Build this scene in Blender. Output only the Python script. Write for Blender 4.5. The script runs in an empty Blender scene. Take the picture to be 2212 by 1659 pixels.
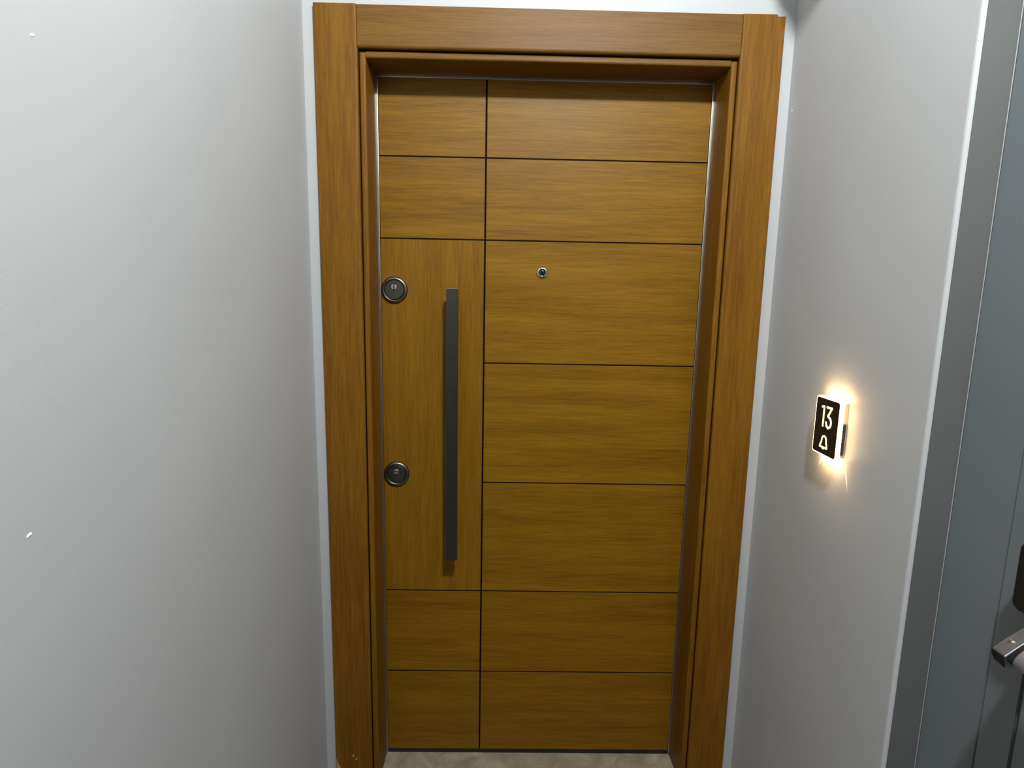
import bpy, bmesh, math, random
from mathutils import Matrix, Vector

random.seed(4)
SC = bpy.context.scene
COL = SC.collection

# ------------------------------------------------------------------ camera
cam = bpy.data.cameras.new('camera')
cam.sensor_width = 36.0
cam.lens = 1260.7 / 2212 * 36.0
cam.clip_start = 0.02
cam_o = bpy.data.objects.new('camera', cam)
COL.objects.link(cam_o)
right = Vector((0.9997, -0.0124, 0.0189)).normalized()
fwd = Vector((0.0152, 0.9877, -0.1558)).normalized()
right = (right - fwd * right.dot(fwd)).normalized()
up = right.cross(fwd)
M = Matrix((right, up, -fwd)).transposed().to_4x4()
M.translation = Vector((-0.0992, -1.5182, 1.4354))
cam_o.matrix_world = M
SC.camera = cam_o

# ------------------------------------------------------------------ world, lights, exposure
w = bpy.data.worlds.new('world')
SC.world = w
w.use_nodes = True
w.node_tree.nodes['Background'].inputs[0].default_value = (0.75, 0.85, 1.0, 1)
w.node_tree.nodes['Background'].inputs[1].default_value = 0.03

def lamp(name, kind, loc, power, color, size):
    l = bpy.data.lights.new(name, kind)
    l.energy = power
    l.color = color
    if kind == 'AREA':
        l.shape = 'DISK'
        l.size = size
    else:
        l.shadow_soft_size = size
    o = bpy.data.objects.new(name, l)
    o.location = loc
    COL.objects.link(o)
    return o

lamp('landing_lamp', 'POINT', (0.165, -1.48, 2.68), 146.0, (0.93, 0.985, 1.0), 0.05)

vs = SC.view_settings
vs.view_transform = 'Standard'
vs.look = 'None'
vs.gamma = 1.0
vs.use_curve_mapping = False
vs.exposure = 0.0

# ------------------------------------------------------------------ materials
def lin(r, g, b):
    f = lambda c: (c / 255 / 12.92) if c <= 10.3 else ((c / 255 + .055) / 1.055) ** 2.4
    return (f(r), f(g), f(b), 1)

def mat(name, color, rough=0.5, metal=0.0, spec=0.5):
    m = bpy.data.materials.new(name)
    m.use_nodes = True
    b = m.node_tree.nodes['Principled BSDF']
    b.inputs['Base Color'].default_value = color
    b.inputs['Roughness'].default_value = rough
    b.inputs['Metallic'].default_value = metal
    b.inputs['Specular IOR Level'].default_value = spec
    return m, m.node_tree, b

def ramp(nt, stops):
    r = nt.nodes.new('ShaderNodeValToRGB')
    el = r.color_ramp.elements
    while len(el) < len(stops):
        el.new(0.5)
    for e, (p, c) in zip(el, stops):
        e.position = p
        e.color = c
    return r

def paint(name, color, rough, bump, scale=420, spec=0.4, vary=0.04):
    m, nt, b = mat(name, color, rough, 0, spec)
    N, L = nt.nodes, nt.links
    geo = N.new('ShaderNodeNewGeometry')
    n1 = N.new('ShaderNodeTexNoise')
    n1.inputs['Scale'].default_value = scale
    n1.inputs['Detail'].default_value = 2
    L.new(geo.outputs['Position'], n1.inputs['Vector'])
    bp = N.new('ShaderNodeBump')
    bp.inputs['Strength'].default_value = bump
    bp.inputs['Distance'].default_value = 0.001
    L.new(n1.outputs['Fac'], bp.inputs['Height'])
    L.new(bp.outputs['Normal'], b.inputs['Normal'])
    n2 = N.new('ShaderNodeTexNoise')
    n2.inputs['Scale'].default_value = 3.0
    n2.inputs['Detail'].default_value = 3
    L.new(geo.outputs['Position'], n2.inputs['Vector'])
    c2 = tuple(c * (1 - vary) for c in color[:3]) + (1,)
    r = ramp(nt, [(0.35, c2), (0.65, color)])
    L.new(n2.outputs['Fac'], r.inputs['Fac'])
    L.new(r.outputs['Color'], b.inputs['Base Color'])
    return m

def wood(name, axis, dark, midc, light, rough=0.46, spec=0.2, fine=1.0):
    """veneer with straight fine grain running along the axis 'x' or 'z'"""
    m, nt, b = mat(name, midc, rough, 0, spec)
    N, L = nt.nodes, nt.links
    geo = N.new('ShaderNodeNewGeometry')
    oi = N.new('ShaderNodeObjectInfo')
    off = N.new('ShaderNodeVectorMath'); off.operation = 'SCALE'
    off.inputs[0].default_value = (3.1, 1.7, 2.3)
    L.new(oi.outputs['Random'], off.inputs['Scale'])
    add = N.new('ShaderNodeVectorMath'); add.operation = 'ADD'
    L.new(geo.outputs['Position'], add.inputs[0])
    L.new(off.outputs[0], add.inputs[1])
    def noise(along, across, detail, rgh=0.6):
        mp = N.new('ShaderNodeMapping')
        mp.inputs['Scale'].default_value = (along, across, across) if axis == 'x' else (across, across, along)
        L.new(add.outputs[0], mp.inputs['Vector'])
        n = N.new('ShaderNodeTexNoise')
        n.inputs['Scale'].default_value = 1.0
        n.inputs['Detail'].default_value = detail
        n.inputs['Roughness'].default_value = rgh
        L.new(mp.outputs[0], n.inputs['Vector'])
        return n
    broad = noise(1.6, 22, 2)
    streak = noise(9.0, 270 * fine, 4, 0.7)
    pore = noise(30, 720 * fine, 2, 0.6)
    def math_(op, a, bv):
        n = N.new('ShaderNodeMath'); n.operation = op
        for i, v in enumerate((a, bv)):
            if hasattr(v, 'links'):
                L.new(v, n.inputs[i])
            else:
                n.inputs[i].default_value = v
        return n.outputs[0]
    s = math_('ADD', math_('MULTIPLY', broad.outputs['Fac'], 0.30), math_('MULTIPLY', streak.outputs['Fac'], 0.50))
    s = math_('ADD', s, math_('MULTIPLY', pore.outputs['Fac'], 0.20))
    r = ramp(nt, [(0.36, dark), (0.50, midc), (0.64, light)])
    L.new(s, r.inputs['Fac'])
    L.new(r.outputs['Color'], b.inputs['Base Color'])
    bp = N.new('ShaderNodeBump')
    bp.inputs['Strength'].default_value = 0.12
    bp.inputs['Distance'].default_value = 0.0006
    L.new(pore.outputs['Fac'], bp.inputs['Height'])
    L.new(bp.outputs['Normal'], b.inputs['Normal'])
    return m

WALL = paint('white_wall_paint', (0.46, 0.46, 0.457, 1), 0.5, 0.18, spec=0.3)
CEIL = paint('ceiling_paint', (0.12, 0.12, 0.12, 1), 0.8, 0.1)  # unseen ceiling, coloured dark so it bounces little light
STRIP = paint('grey_reveal_paint', (0.115, 0.115, 0.11, 1), 0.55, 0.1)
STEEL = paint('grey_steel_paint', (0.175, 0.195, 0.205, 1), 0.40, 0.10, scale=700, spec=0.5)
STEEL.node_tree.nodes['Principled BSDF'].inputs['Metallic'].default_value = 0.2
DOORH = wood('door_veneer_horizontal', 'x', (0.125, 0.054, 0.0011, 1), (0.192, 0.088, 0.0025, 1), (0.249, 0.121, 0.0049, 1))
DOORV = wood('door_veneer_vertical', 'z', (0.125, 0.053, 0.0011, 1), (0.187, 0.083, 0.0025, 1), (0.242, 0.114, 0.0049, 1))
CASEH = wood('casing_veneer_horizontal', 'x', (0.096, 0.039, 0.0026, 1), (0.135, 0.060, 0.0056, 1), (0.174, 0.085, 0.0103, 1), rough=0.48)
CASEV = wood('casing_veneer_vertical', 'z', (0.110, 0.040, 0.0016, 1), (0.164, 0.066, 0.0030, 1), (0.218, 0.099, 0.0066, 1), rough=0.48, fine=0.8)
SHELL, _, _ = mat('grey_plastic', (0.35, 0.31, 0.24, 1), 0.5)
CORE, _, _ = mat('dark_groove', (0.010, 0.004, 0.003, 1), 0.9, 0.0, 0.05)
BLACK, _, _ = mat('black_rubber', (0.006, 0.006, 0.007, 1), 0.6)
BLACKP, _, _ = mat('black_plastic', (0.008, 0.008, 0.009, 1), 0.35)
CHIP, _, _ = mat('bare_fibreboard', (0.42, 0.27, 0.12, 1), 0.8)
WHITECHIP, _, _ = mat('bare_plaster', (0.9, 0.9, 0.88, 1), 0.8)

def metal(name, color, rough):
    m, nt, b = mat(name, color, rough, 1.0)
    N, L = nt.nodes, nt.links
    geo = N.new('ShaderNodeNewGeometry')
    n = N.new('ShaderNodeTexNoise'); n.inputs['Scale'].default_value = 60
    L.new(geo.outputs['Position'], n.inputs['Vector'])
    mr = N.new('ShaderNodeMapRange')
    mr.inputs['To Min'].default_value = rough * 0.85
    mr.inputs['To Max'].default_value = rough * 1.2
    L.new(n.outputs['Fac'], mr.inputs['Value'])
    L.new(mr.outputs[0], b.inputs['Roughness'])
    return m

ALU = metal('aluminium_strip', (0.55, 0.52, 0.48, 1), 0.32)
NICKEL = metal('brushed_nickel', (0.12, 0.115, 0.092, 1), 0.33)
NICKELB = metal('bright_nickel', (0.55, 0.53, 0.47, 1), 0.16)
DARKN = metal('dark_nickel', (0.2, 0.185, 0.155, 1), 0.30)
CHROME = metal('satin_chrome', (0.36, 0.38, 0.42, 1), 0.30)
BARM, _, _ = mat('silver_tube', (0.42, 0.40, 0.46, 1), 0.35, 0.45)

def emit(name, color, strength):
    m, nt, b = mat(name, color, 0.4)
    b.inputs['Emission Color'].default_value = color
    b.inputs['Emission Strength'].default_value = strength
    return m

GLOW = emit('lit_acrylic', (1.0, 0.66, 0.30, 1), 12.0)
BACKLED = emit('amber_led', (1.0, 0.62, 0.22, 1), 14.0)
GLYPH = emit('lit_lettering', (1.0, 0.80, 0.42, 1), 1.35)

def stone():
    m, nt, b = mat('threshold_stone', (0.4, 0.36, 0.3, 1), 0.45, 0, 0.4)
    N, L = nt.nodes, nt.links
    geo = N.new('ShaderNodeNewGeometry')
    n1 = N.new('ShaderNodeTexNoise'); n1.inputs['Scale'].default_value = 14; n1.inputs['Detail'].default_value = 6
    n1.inputs['Roughness'].default_value = 0.65; n1.inputs['Distortion'].default_value = 0.6
    L.new(geo.outputs['Position'], n1.inputs['Vector'])
    r = ramp(nt, [(0.30, (0.20, 0.155, 0.105, 1)), (0.50, (0.29, 0.235, 0.17, 1)), (0.62, (0.35, 0.30, 0.23, 1)), (0.74, (0.50, 0.45, 0.37, 1))])
    L.new(n1.outputs['Fac'], r.inputs['Fac'])
    L.new(r.outputs['Color'], b.inputs['Base Color'])
    return m
STONE = stone()
FLOORM = paint('landing_stone', (0.15, 0.135, 0.11, 1), 0.5, 0.05, vary=0.3)  # darker than the threshold stone to limit light bounced onto the door

# ------------------------------------------------------------------ mesh helpers
def link(name, bm, m, parent=None, smooth=False):
    bmesh.ops.recalc_face_normals(bm, faces=bm.faces)
    me = bpy.data.meshes.new(name)
    bm.to_mesh(me)
    bm.free()
    if m is not None:
        me.materials.append(m)
    if smooth:
        for p in me.polygons:
            p.use_smooth = True
    o = bpy.data.objects.new(name, me)
    COL.objects.link(o)
    if parent is not None:
        o.parent = parent
    return o

def boxbm(x0, x1, y0, y1, z0, z1, bev=0.0, seg=2):
    bm = bmesh.new()
    bmesh.ops.create_cube(bm, size=1.0)
    for v in bm.verts:
        v.co = Vector((x0 if v.co.x < 0 else x1, y0 if v.co.y < 0 else y1, z0 if v.co.z < 0 else z1))
    if bev:
        bmesh.ops.bevel(bm, geom=list(bm.edges), offset=bev, segments=seg, profile=0.5, affect='EDGES')
    return bm

def merge(*bms):
    out = bmesh.new()
    for b in bms:
        me = bpy.data.meshes.new('t')
        b.to_mesh(me)
        b.free()
        out.from_mesh(me)
        bpy.data.meshes.remove(me)
    return out

def poly_extrude(pts, vec, bev=0.0, seg=2):
    """pts: closed loop of 3-D points, extruded along vec"""
    bm = bmesh.new()
    vsl = [bm.verts.new(p) for p in pts]
    f = bm.faces.new(vsl)
    r = bmesh.ops.extrude_face_region(bm, geom=[f])
    for v in r['geom']:
        if isinstance(v, bmesh.types.BMVert):
            v.co += Vector(vec)
    if bev:
        bmesh.ops.bevel(bm, geom=list(bm.edges), offset=bev, segments=seg, profile=0.5, affect='EDGES')
    return bm

def lathe(profile, center, axis='-y', n=48):
    """profile: (radius, height along the axis) pairs"""
    bm = bmesh.new()
    rings = []
    cx, cy, cz = center
    for (r, h) in profile:
        ring = []
        for i in range(n):
            a = 2 * math.pi * i / n
            if r < 1e-6 and i > 0:
                ring.append(ring[0]); continue
            u, v = r * math.cos(a), r * math.sin(a)
            if axis == '-y':
                p = (cx + u, cy - h, cz + v)
            elif axis == '-x':
                p = (cx - h, cy + u, cz + v)
            else:
                p = (cx + u, cy + v, cz + h)
            ring.append(bm.verts.new(p))
        rings.append(ring)
    for a, b in zip(rings, rings[1:]):
        for i in range(n):
            j = (i + 1) % n
            q = []
            for v in (a[i], a[j], b[j], b[i]):
                if v not in q:
                    q.append(v)
            if len(q) >= 3:
                bm.faces.new(q)
    return bm

def rrect(w_, h_, r, n=8):
    pts = []
    for cx, cy, a0 in ((w_ / 2 - r, h_ / 2 - r, 0), (-w_ / 2 + r, h_ / 2 - r, 90), (-w_ / 2 + r, -h_ / 2 + r, 180), (w_ / 2 - r, -h_ / 2 + r, 270)):
        for i in range(n + 1):
            a = math.radians(a0 + 90 * i / n)
            pts.append((cx + r * math.cos(a), cy + r * math.sin(a)))
    return pts

def empty(name, loc=(0, 0, 0)):
    o = bpy.data.objects.new(name, None)
    o.location = loc
    o.empty_display_size = 0.05
    COL.objects.link(o)
    return o

def put(o, root):
    """parent a mesh that was built in world coordinates, keeping it where it stands"""
    o.parent = root
    o.matrix_parent_inverse = Matrix.Translation(-Vector(root.location))
    return o

def piece(name, bm, m, root, smooth=False):
    o = link(name, bm, m, None, smooth)
    if root.parent is None:
        put(o, root)
    else:
        o.parent = root
    return o

def tag(o, label=None, cat=None, kind=None, group=None):
    if label: o['label'] = label
    if cat: o['category'] = cat
    if kind: o['kind'] = kind
    if group: o['group'] = group
    return o

# ------------------------------------------------------------------ dimensions (metres)
XL, XR = -0.597, 0.598           # side walls
YW = 0.012                       # back wall plane
D = 0.1174                       # door leaf front
CEILZ = 2.80
YC = -0.592                      # outer end of the right wall
XF = 0.655                       # plane of the grey steel frame
ZT, ZCB, ZL = 2.107, 2.0101, 1.989
AO, AI, JI = 0.5675, 0.464, 0.4458
YEND = -4.2

# ------------------------------------------------------------------ room shell
tag(link('wall_left', boxbm(XL - 0.12, XL, YEND, YW + 0.2, -0.03, CEILZ), WALL),
    'white painted wall on the left of the door', kind='structure')
back = merge(boxbm(XL, -0.49, YW, YW + 0.2, -0.03, CEILZ),
             boxbm(0.49, XR, YW, YW + 0.2, -0.03, CEILZ),
             boxbm(-0.49, 0.49, YW, YW + 0.2, 2.04, CEILZ))
tag(link('wall_back', back, WALL), 'narrow white wall around the wooden door frame', kind='structure')
bmw = boxbm(XR, XR + 0.115, YC, YW + 0.2, -0.03, CEILZ)
ed = [e for e in bmw.edges if all(abs(v.co.x - XR) < 1e-5 and abs(v.co.y - YC) < 1e-5 for v in e.verts)]
bmesh.ops.bevel(bmw, geom=ed, offset=0.006, segments=4, profile=0.5, affect='EDGES')
tag(link('wall_right', bmw, WALL), 'white painted wall that carries the lit number sign', kind='structure')
tag(link('wall_front', boxbm(XF + 0.03, XF + 0.15, YEND, -1.80, -0.03, CEILZ), WALL),
    'white wall beyond the grey fire door', kind='structure')
tag(link('wall_upper', boxbm(XF + 0.03, XF + 0.15, -1.80, YC - 0.001, 2.14, CEILZ), WALL),
    'white wall above the grey fire door', kind='structure')
tag(link('ceiling', boxbm(XL - 0.12, XF + 0.15, YEND, YW + 0.2, CEILZ, CEILZ + 0.1), CEIL), 'ceiling of the landing, darkened to reduce bounced light', kind='structure')
floor = tag(link('floor', boxbm(XL - 0.12, XF + 0.15, YEND, 0.019, -0.10, -0.012), FLOORM), 'stone floor of the landing, darkened to reduce bounced light', kind='structure')
piece('threshold', boxbm(-0.4452, 0.4452, -0.02, 0.16, -0.012, 0.0, 0.0015), STONE, floor)
wl = bpy.data.objects['wall_left']
for (y, z, r) in ((-0.853, 1.691, 0.0022), (-0.928, 1.172, 0.0026)):
    bm = bmesh.new()
    bmesh.ops.create_icosphere(bm, subdivisions=2, radius=r)
    for v in bm.verts:
        v.co = Vector((v.co.x * 0.35 + XL, v.co.y * 1.5 + y, v.co.z * 0.8 + z + v.co.y * 0.4))
    piece('plaster_fleck', bm, WHITECHIP, wl)
bm = bmesh.new()
bmesh.ops.create_icosphere(bm, subdivisions=2, radius=0.0022)
for v in bm.verts:
    v.co = Vector((v.co.x * 0.35 + XR, v.co.y * 1.3 - 0.008, v.co.z + 1.888))
piece('plaster_fleck', bm, WHITECHIP, bpy.data.objects['wall_right'])

# ------------------------------------------------------------------ wooden door frame
trim = tag(empty('trim_1', (0, 0, 0)), 'brown wood veneer door frame with wide casing boards', kind='structure')
def round_box(x0, x1, y0, y1, z0, z1, rounds, base=0.0012):
    """box whose listed edges (test functions) get a big round"""
    bm = boxbm(x0, x1, y0, y1, z0, z1)
    for test, r in rounds:
        e = [e for e in bm.edges if all(test(v.co) for v in e.verts)]
        bmesh.ops.bevel(bm, geom=e, offset=r, segments=5, profile=0.5, affect='EDGES')
    return bm
near = lambda a, b: abs(a - b) < 1e-5
def casing(side):
    s = side
    x_in, x_out = s * AI, s * AO
    front = -0.0
    pts = [(x_in, front, -0.012), (x_out, front, -0.012)]
    if s > 0:                                   # broken top outer corner
        pts += [(x_out, front, ZT - 0.0035), (x_out - 0.004, front, ZT - 0.0042), (x_out - 0.019, front, ZT - 0.0048), (x_out - 0.0205, front, ZT), (x_in, front, ZT)]
    else:
        pts += [(x_out, front, ZT), (x_in, front, ZT)]
    bm = poly_extrude(pts, (0, YW, 0))
    e = [e for e in bm.edges if all(near(v.co.x, x_in) and near(v.co.y, 0) for v in e.verts)]
    bmesh.ops.bevel(bm, geom=e, offset=0.006, segments=5, profile=0.5, affect='EDGES')
    e = [e for e in bm.edges if all(near(v.co.x, x_out) and near(v.co.y, 0) for v in e.verts)]
    bmesh.ops.bevel(bm, geom=e, offset=0.0015, segments=2, profile=0.5, affect='EDGES')
    return bm
for s in (-1, 1):
    c = piece('side_casing', casing(s), CASEV, trim)
    if s < 0:
        CASL = c
hb = round_box(-AI + 0.0006, AI - 0.0006, 0.0008, YW, ZCB, ZT - 0.0012,
               [(lambda c: near(c.z, ZCB) and near(c.y, 0.0008), 0.007)])
piece('head_casing', hb, CASEH, trim)
YB = 0.0055
for s in (-1, 1):
    xa, xb = s * JI, s * 0.4615
    jb = round_box(min(xa, xb), max(xa, xb), YB, D, 0.0, ZL + 0.012,
                   [(lambda c: near(c.x, xa) and near(c.y, YB), 0.0045), (lambda c: near(c.x, xb) and near(c.y, YB), 0.0055)])
    piece('side_jamb', jb, CASEV, trim)
    gx = sorted((s * 0.4595, s * 0.4645))
hj = round_box(-JI, JI, YB + 0.0005, D, ZL, ZL + 0.016,
               [(lambda c: near(c.z, ZL) and near(c.y, YB + 0.0005), 0.0045), (lambda c: near(c.z, ZL + 0.016) and near(c.y, YB + 0.0005), 0.0055)])
piece('head_jamb', hj, CASEH, trim)
# hidden backing behind jambs and leaf edges
bk = merge(boxbm(-0.50, -0.4617, YW + 0.002, D + 0.05, 0.0, 2.05), boxbm(0.4617, 0.50, YW + 0.002, D + 0.05, 0.0, 2.05),
           boxbm(-0.4617, 0.4617, YW + 0.002, D + 0.05, ZL + 0.0165, 2.05))
piece('subframe', bk, CORE, trim)
# thin aluminium strips closing the joint between jamb and leaf
for s in (-1, 1):
    x = sorted((s * (JI + 0.004), s * 0.4403))
    piece('metal_strip', boxbm(x[0], x[1], D - 0.003, D + 0.02, 0.0, ZL, 0.0012), ALU, trim)
piece('metal_strip', boxbm(-0.4403, 0.4403, D - 0.003, D + 0.02, ZL - 0.0056, ZL + 0.004, 0.0012), ALU, trim)
# chipped veneer at the foot of the left casing
for pts in ([(-0.5672, 0.085), (-0.5672, 0.030), (-0.5450, 0.030), (-0.5560, 0.052), (-0.5620, 0.062)],
            [(-0.5215, 0.093), (-0.5180, 0.095), (-0.5150, 0.088), (-0.5190, 0.086)],
            [(-0.5120, 0.081), (-0.5090, 0.084), (-0.5065, 0.077), (-0.5100, 0.075)]):
    piece('veneer_chip', poly_extrude([(x, -0.0004, z) for x, z in pts], (0, 0.0006, 0)), CHIP, CASL)

# ------------------------------------------------------------------ apartment door
door = tag(empty('door_1', (0, D, 0)), 'oak veneer apartment door with dark grooves and a long steel pull handle', kind='structure')
ZS = [1.7878, 1.5739, 1.2361, 0.8861, 0.5470, 0.2819]
ZB, ZTOP = 0.0149, ZL - 0.002
VX = -0.1550
GW, GH = 0.0025, 0.0019          # half widths of the grooves
LX = 0.4395
piece('leaf_core', boxbm(-LX, LX, D + 0.0009, D + 0.045, ZB + 0.002, ZTOP), CORE, door)
def panel(x0, x1, z0, z1, m):
    piece('panel', boxbm(x0, x1, D, D + 0.0034, z0, z1, 0.0002, 1), m, door)
zl_all = [ZTOP + 2 * GH] + ZS + [ZB - GH]
for a, b in zip(zl_all, zl_all[1:]):                       # right column: seven panels
    panel(VX + GW, LX, b + GH, a - GH, DOORH)
left = [(0, 1, DOORH), (1, 2, DOORH), (2, 5, DOORV), (5, 6, DOORH), (6, 7, DOORH)]
for i, j, m in left:                                       # left column: the tall one has upright grain
    panel(-LX, VX - GW, zl_all[j] + GH, zl_all[i] - GH, m)
piece('bottom_seal', boxbm(-LX, LX, D + 0.001, D + 0.04, 0.0005, ZB - 0.0005), BLACK, door)

# pull handle: square steel tube on two stand-offs
hx0, hx1, hz0, hz1 = -0.2545, -0.2235, 0.6725, 1.4420
HY1, HY0 = D - 0.044, D - 0.062
handle = piece('pull_handle', boxbm(hx0, hx1, HY0, HY1, hz0, hz1, 0.0012), NICKEL, door)
for z in (hz0 + 0.09, hz1 - 0.09):
    piece('handle_mount', lathe([(0.0, -0.0), (0.008, 0.0), (0.008, 0.0455), (0, 0.0455)], ((hx0 + hx1) / 2, D, z), n=24), DARKN, handle, True)

def lock(cx, cz, slot):
    R0 = 0.0365
    esc = piece('lock_escutcheon', lathe([(R0, 0.0), (R0, 0.003), (R0 - 0.0018, 0.0062), (R0 - 0.0065, 0.0085), (R0 - 0.0082, 0.0078), (R0 - 0.0092, 0.0050), (0.0, 0.0050)],
                (cx, D, cz), n=64), DARKN, door, False)
    for p in esc.data.polygons:
        p.use_smooth = True
    disc = piece('lock_disc', lathe([(0.0268, 0.0045), (0.0268, 0.0070), (0.0255, 0.0084), (0.0, 0.0086)], (cx, D, cz), n=64), NICKEL, esc, False)
    kz = cz + 0.0085
    piece('key_ring', lathe([(0.0098, 0.0080), (0.0098, 0.0088), (0.0, 0.0088)], (cx, D, kz), n=32), BLACK, esc)
    piece('key_cylinder', lathe([(0.0082, 0.0080), (0.0082, 0.0100), (0.0075, 0.0106), (0.0, 0.0108)], (cx, D, kz), n=32), NICKELB, esc)
    w2, h2 = (0.0016, 0.0080) if slot == 'upright' else (0.0075, 0.0014)
    piece('keyhole', boxbm(cx - w2, cx + w2, D - 0.0113, D - 0.0095, kz - h2, kz + h2), BLACK, esc)
lock(-0.4030, 1.4350, 'upright')
lock(-0.4030, 0.9090, 'level')

peep = piece('peephole', lathe([(0.0160, 0.0), (0.0160, 0.0014), (0.0140, 0.0034), (0.0098, 0.0046), (0.0088, 0.0040), (0.0088, 0.001)], (0.0035, D, 1.4890), n=48), NICKELB, door, True)
GLASS, _, _ = mat('peephole_glass', (0.004, 0.004, 0.006, 1), 0.04, 0, 0.8)
piece('lens', lathe([(0.0088, 0.0012), (0.0075, 0.0028), (0.0045, 0.0037), (0.0, 0.0040)], (0.0035, D, 1.4890), n=32), GLASS, peep, True)

# ------------------------------------------------------------------ grey fire door on the right
frame2 = tag(empty('trim_2', (XF, -0.6, 0)), 'grey steel door frame at the right wall end', kind='structure')
# edge return that caps the wall end, then the folded front face
piece('frame_return', boxbm(XR + 0.0065, XF, YC - 0.0015, YC - 0.0001, -0.012, 2.14), STRIP, frame2)
fb = round_box(XF, XF + 0.05, -0.7055, YC - 0.002, -0.012, 2.14, [(lambda c: near(c.x, XF) and near(c.y, YC - 0.002), 0.004)])
piece('frame_face', fb, STEEL, frame2)
fb = round_box(XF + 0.0015, XF + 0.05, -0.7610, -0.7066, -0.012, 2.14, [(lambda c: near(c.x, XF + 0.0015) and near(c.y, -0.7066), 0.002)])
piece('frame_stop', fb, STEEL, frame2)
piece('head_face', boxbm(XF, XF + 0.05, -1.80, -0.7620, 2.065, 2.14, 0.002), STEEL, frame2)
piece('side_face', boxbm(XF, XF + 0.05, -1.80, -1.695, -0.012, 2.064, 0.002), STEEL, frame2)

door2 = tag(empty('door_2', (XF, -0.77, 0)), 'grey steel fire door with a silver push bar at the right edge', kind='structure')
piece('steel_leaf', boxbm(XF + 0.0012, XF + 0.05, -1.690, -0.7665, 0.0, 2.060, 0.002), STEEL, door2)
piece('edge_seal', boxbm(XF + 0.020, XF + 0.05, -0.7663, -0.7612, 0.0, 2.060), BLACK, door2)
def housing(y0, y1):
    pts = [(y, z) for y, z in rrect(abs(y1 - y0), 0.098, 0.012)]
    cy, cz = (y0 + y1) / 2, 1.064
    return poly_extrude([(XF + 0.001, cy + a, cz + b) for a, b in pts], (-0.042, 0, 0), 0.003, 2)
h1 = piece('bar_housing', housing(-0.828, -0.770), BLACKP, door2)
piece('bar_housing', housing(-1.640, -1.582), BLACKP, door2)
def arm(y0, y1):
    """curved lever sloping from the housing down and out to the bar; profile in the x-z plane"""
    top = [(0.655, 1.035), (0.635, 1.018), (0.615, 1.000), (0.595, 0.985), (0.574, 0.968)]
    bot = [(0.577, 0.953), (0.597, 0.950), (0.618, 0.968), (0.638, 0.990), (0.655, 1.005)]
    pts = [(x, y0, z) for x, z in top + bot]
    return poly_extrude(pts, (0, y1 - y0, 0), 0.0015, 2)
a1 = piece('lever_arm', arm(-0.795, -0.816), CHROME, door2)
piece('lever_arm', arm(-1.594, -1.615), CHROME, door2)
for ay in (-0.8035,):
    n = Vector((-0.64, 0, 0.77))
    c = Vector((0.5925, ay, 0.9832))
    bm = bmesh.new()
    bmesh.ops.create_icosphere(bm, subdivisions=3, radius=0.0038)
    rot = Vector((0, 0, 1)).rotation_difference(n).to_matrix()
    for v in bm.verts:
        p = v.co.copy(); p.z *= 0.45
        v.co = rot @ p + c
    piece('screw_head', bm, NICKELB, a1, True)
def oval(y, k):
    ca, sa = math.cos(math.radians(39)), math.sin(math.radians(39))
    return [(0.5975 + 0.022 * k * math.cos(t) * ca - 0.0105 * k * math.sin(t) * sa, y, 0.9735 + 0.022 * k * math.cos(t) * sa + 0.0105 * k * math.sin(t) * ca)
            for t in [2 * math.pi * i / 36 for i in range(36)]]
piece('end_cap', poly_extrude([(0.5752, -0.7955, 0.9670), (0.5752, -0.8155, 0.9670), (0.5772, -0.8155, 0.9525), (0.5772, -0.7990, 0.9545), (0.5762, -0.7955, 0.9600)], (-0.0015, 0, 0)), BLACKP, a1)
piece('spacer', poly_extrude(oval(-0.8158, 0.98), (0, -0.0075, 0)), BLACKP, a1)
bar_pts = oval(-0.8232, 1.0)
bar = piece('push_bar', poly_extrude(bar_pts, (0, -0.765, 0)), BARM, door2)
for p in bar.data.polygons:
    p.use_smooth = len(p.vertices) == 4

# ------------------------------------------------------------------ lit number sign on the right wall
SX = XR - 0.0216                 # front of the acrylic
sy, sz = -0.3366, 1.1690         # centre of the black face (y, z)
sign = tag(empty('door_sign', (XR, sy, sz)), 'small black number plate 13 with bell symbol glowing on the white wall', 'sign')
def plate(w_, h_, r, xb, t, bev=0.0):
    # face normal -x: seen from the landing, right is -y
    return poly_extrude([(xb, sy - a, sz + b) for a, b in rrect(w_, h_, r)], (-t, 0, 0), bev)
piece('acrylic_body', plate(0.0905, 0.1225, 0.0075, SX + 0.0085, 0.0085, 0.0008), GLOW, sign)
piece('led_strip', boxbm(SX + 0.0110, SX + 0.0190, sy - 0.036, sy + 0.036, sz + 0.0565, sz + 0.0580), BACKLED, sign)
piece('led_strip', boxbm(SX + 0.0110, SX + 0.0190, sy - 0.036, sy + 0.036, sz - 0.0580, sz - 0.0565), BACKLED, sign)
piece('back_shell', boxbm(SX + 0.0087, XR, sy - 0.0385, sy + 0.0385, sz - 0.0563, sz + 0.0563, 0.001), SHELL, sign)
piece('face_plate', plate(0.0850, 0.1170, 0.0055, SX + 0.0002, 0.0010), BLACKP, sign)
piece('mount_box', boxbm(SX + 0.0088, XR - 0.004, sy - 0.0415, sy + 0.020, sz - 0.050, sz + 0.015, 0.001), BLACKP, sign)

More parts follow.
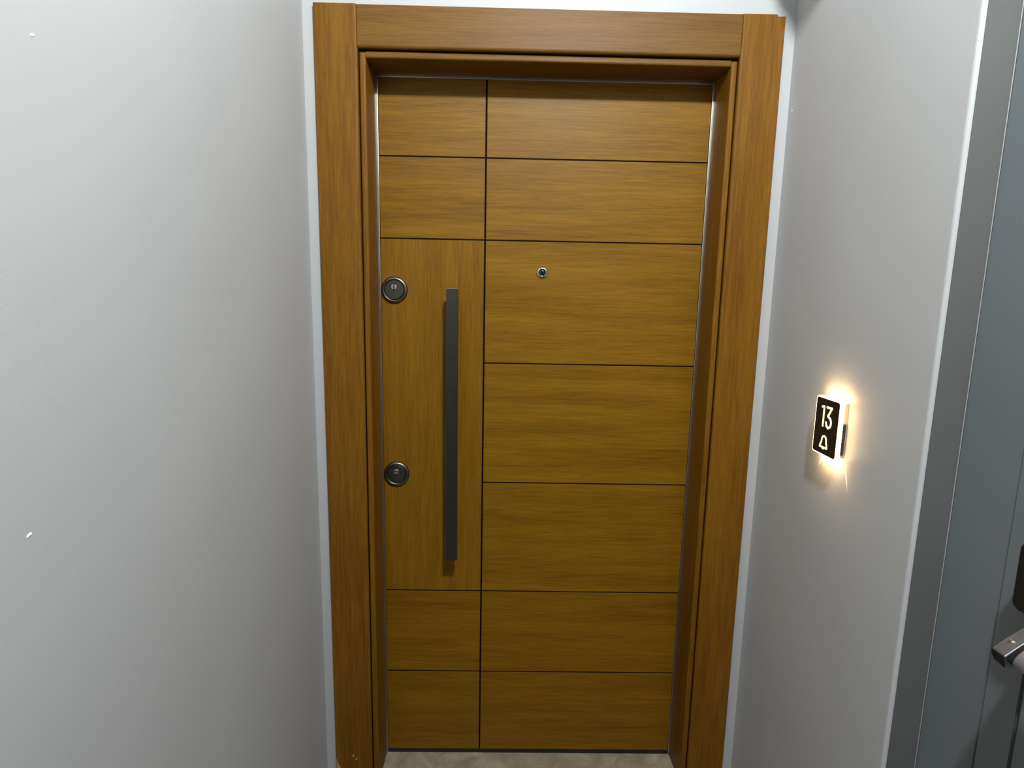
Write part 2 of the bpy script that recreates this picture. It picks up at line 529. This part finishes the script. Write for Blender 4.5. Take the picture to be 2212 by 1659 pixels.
def stroke(pts, wd, x, closed=False):
    """flat rounded line through (a, b) points on the sign face; a = to the right, b = up"""
    bm = bmesh.new()
    seq = list(zip(pts, pts[1:] + ([pts[0]] if closed else [])))
    if not closed:
        seq = list(zip(pts, pts[1:]))
    for (p, q_) in seq:
        dx, dz = q_[0] - p[0], q_[1] - p[1]
        l = math.hypot(dx, dz)
        ang = math.atan2(dz, dx)
        loop = []
        for i in range(9):
            t = ang - math.pi / 2 + math.pi * i / 8
            loop.append((q_[0] + wd / 2 * math.cos(t), q_[1] + wd / 2 * math.sin(t)))
        for i in range(9):
            t = ang + math.pi / 2 + math.pi * i / 8
            loop.append((p[0] + wd / 2 * math.cos(t), p[1] + wd / 2 * math.sin(t)))
        b2 = poly_extrude([(x, sy - a, sz + b) for a, b in loop], (-0.0006, 0, 0))
        bm = merge(bm, b2)
    return bm
GX = SX - 0.0008
def arc(cx, cz, rx, rz, a0, a1, n=10):
    return [(cx + rx * math.cos(math.radians(a0 + (a1 - a0) * i / n)), cz + rz * math.sin(math.radians(a0 + (a1 - a0) * i / n))) for i in range(n + 1)]
one = [(-0.0190, 0.0402), (-0.0115, 0.0418), (-0.0112, 0.0005)]
three = [(-0.0005, 0.0418), (0.0172, 0.0422), (0.0048, 0.0238), (0.0135, 0.0205), (0.0178, 0.0150), (0.0182, 0.0090), (0.0155, 0.0030),
         (0.0090, -0.0002), (0.0028, 0.0030), (-0.0003, 0.0098)]
piece('numeral', stroke(one, 0.0048, GX), GLYPH, sign)
piece('numeral', stroke(three, 0.0048, GX), GLYPH, sign)
bell = [(-0.0010, -0.0195), (0.0042, -0.0212), (0.0068, -0.0250), (0.0082, -0.0335), (0.0112, -0.0400), (0.0112, -0.0438), (-0.0150, -0.0438), (-0.0140, -0.0400),
        (-0.0102, -0.0335), (-0.0086, -0.0250), (-0.0060, -0.0212)]
bl = merge(stroke(bell, 0.0038, GX, True), stroke([(-0.0040, -0.0462), (0.0002, -0.0462)], 0.0036, GX))
piece('bell_symbol', bl, GLYPH, sign)

# the sign's own lamps wash the wall above and below it
for (dz, up_, pw) in ((0.062, 1, 0.05), (-0.064, -1, 0.10)):
    al = bpy.data.lights.new('sign_lamp', 'AREA')
    al.shape = 'RECTANGLE'
    al.size, al.size_y = 0.074, 0.006
    al.energy = pw
    al.color = (1.0, 0.68, 0.36)
    ao = bpy.data.objects.new('sign_lamp', al)
    ao.location = (XR - 0.015, sy, sz + dz)
    zax = -Vector((0.22, 0, up_)).normalized()
    xax = Vector((0, 1, 0))
    ao.rotation_euler = Matrix((xax, zax.cross(xax), zax)).transposed().to_euler()
    COL.objects.link(ao)
# light leaking from the lower corners of the sign along the wall
for (y, z, dy, dz) in ((sy + 0.030, sz - 0.062, 0.016, -0.026), (sy - 0.044, sz - 0.066, -0.012, -0.036)):
    sp = bpy.data.lights.new('sign_leak', 'SPOT')
    sp.energy = 1.2
    sp.color = (1.0, 0.72, 0.36)
    sp.spot_size = math.radians(9)
    sp.spot_blend = 0.6
    sp.shadow_soft_size = 0.0005
    so = bpy.data.objects.new('sign_leak', sp)
    so.location = (XR - 0.0028, y, z)
    so.rotation_euler = Vector((0.0042, dy, dz)).to_track_quat('-Z', 'Y').to_euler()
    COL.objects.link(so)

# ------------------------------------------------------------------ unseen box, added to cast the shadow in the top right corner
bx = poly_extrude([(0.5235 + a, -0.47, 2.325 + b) for a, b in rrect(0.149, 0.150, 0.035)], (0, 0.12, 0), 0.004)
tag(link('shadow_box', bx, WALL), 'added rounded box, out of view, casting the top right corner shadow', kind='structure')
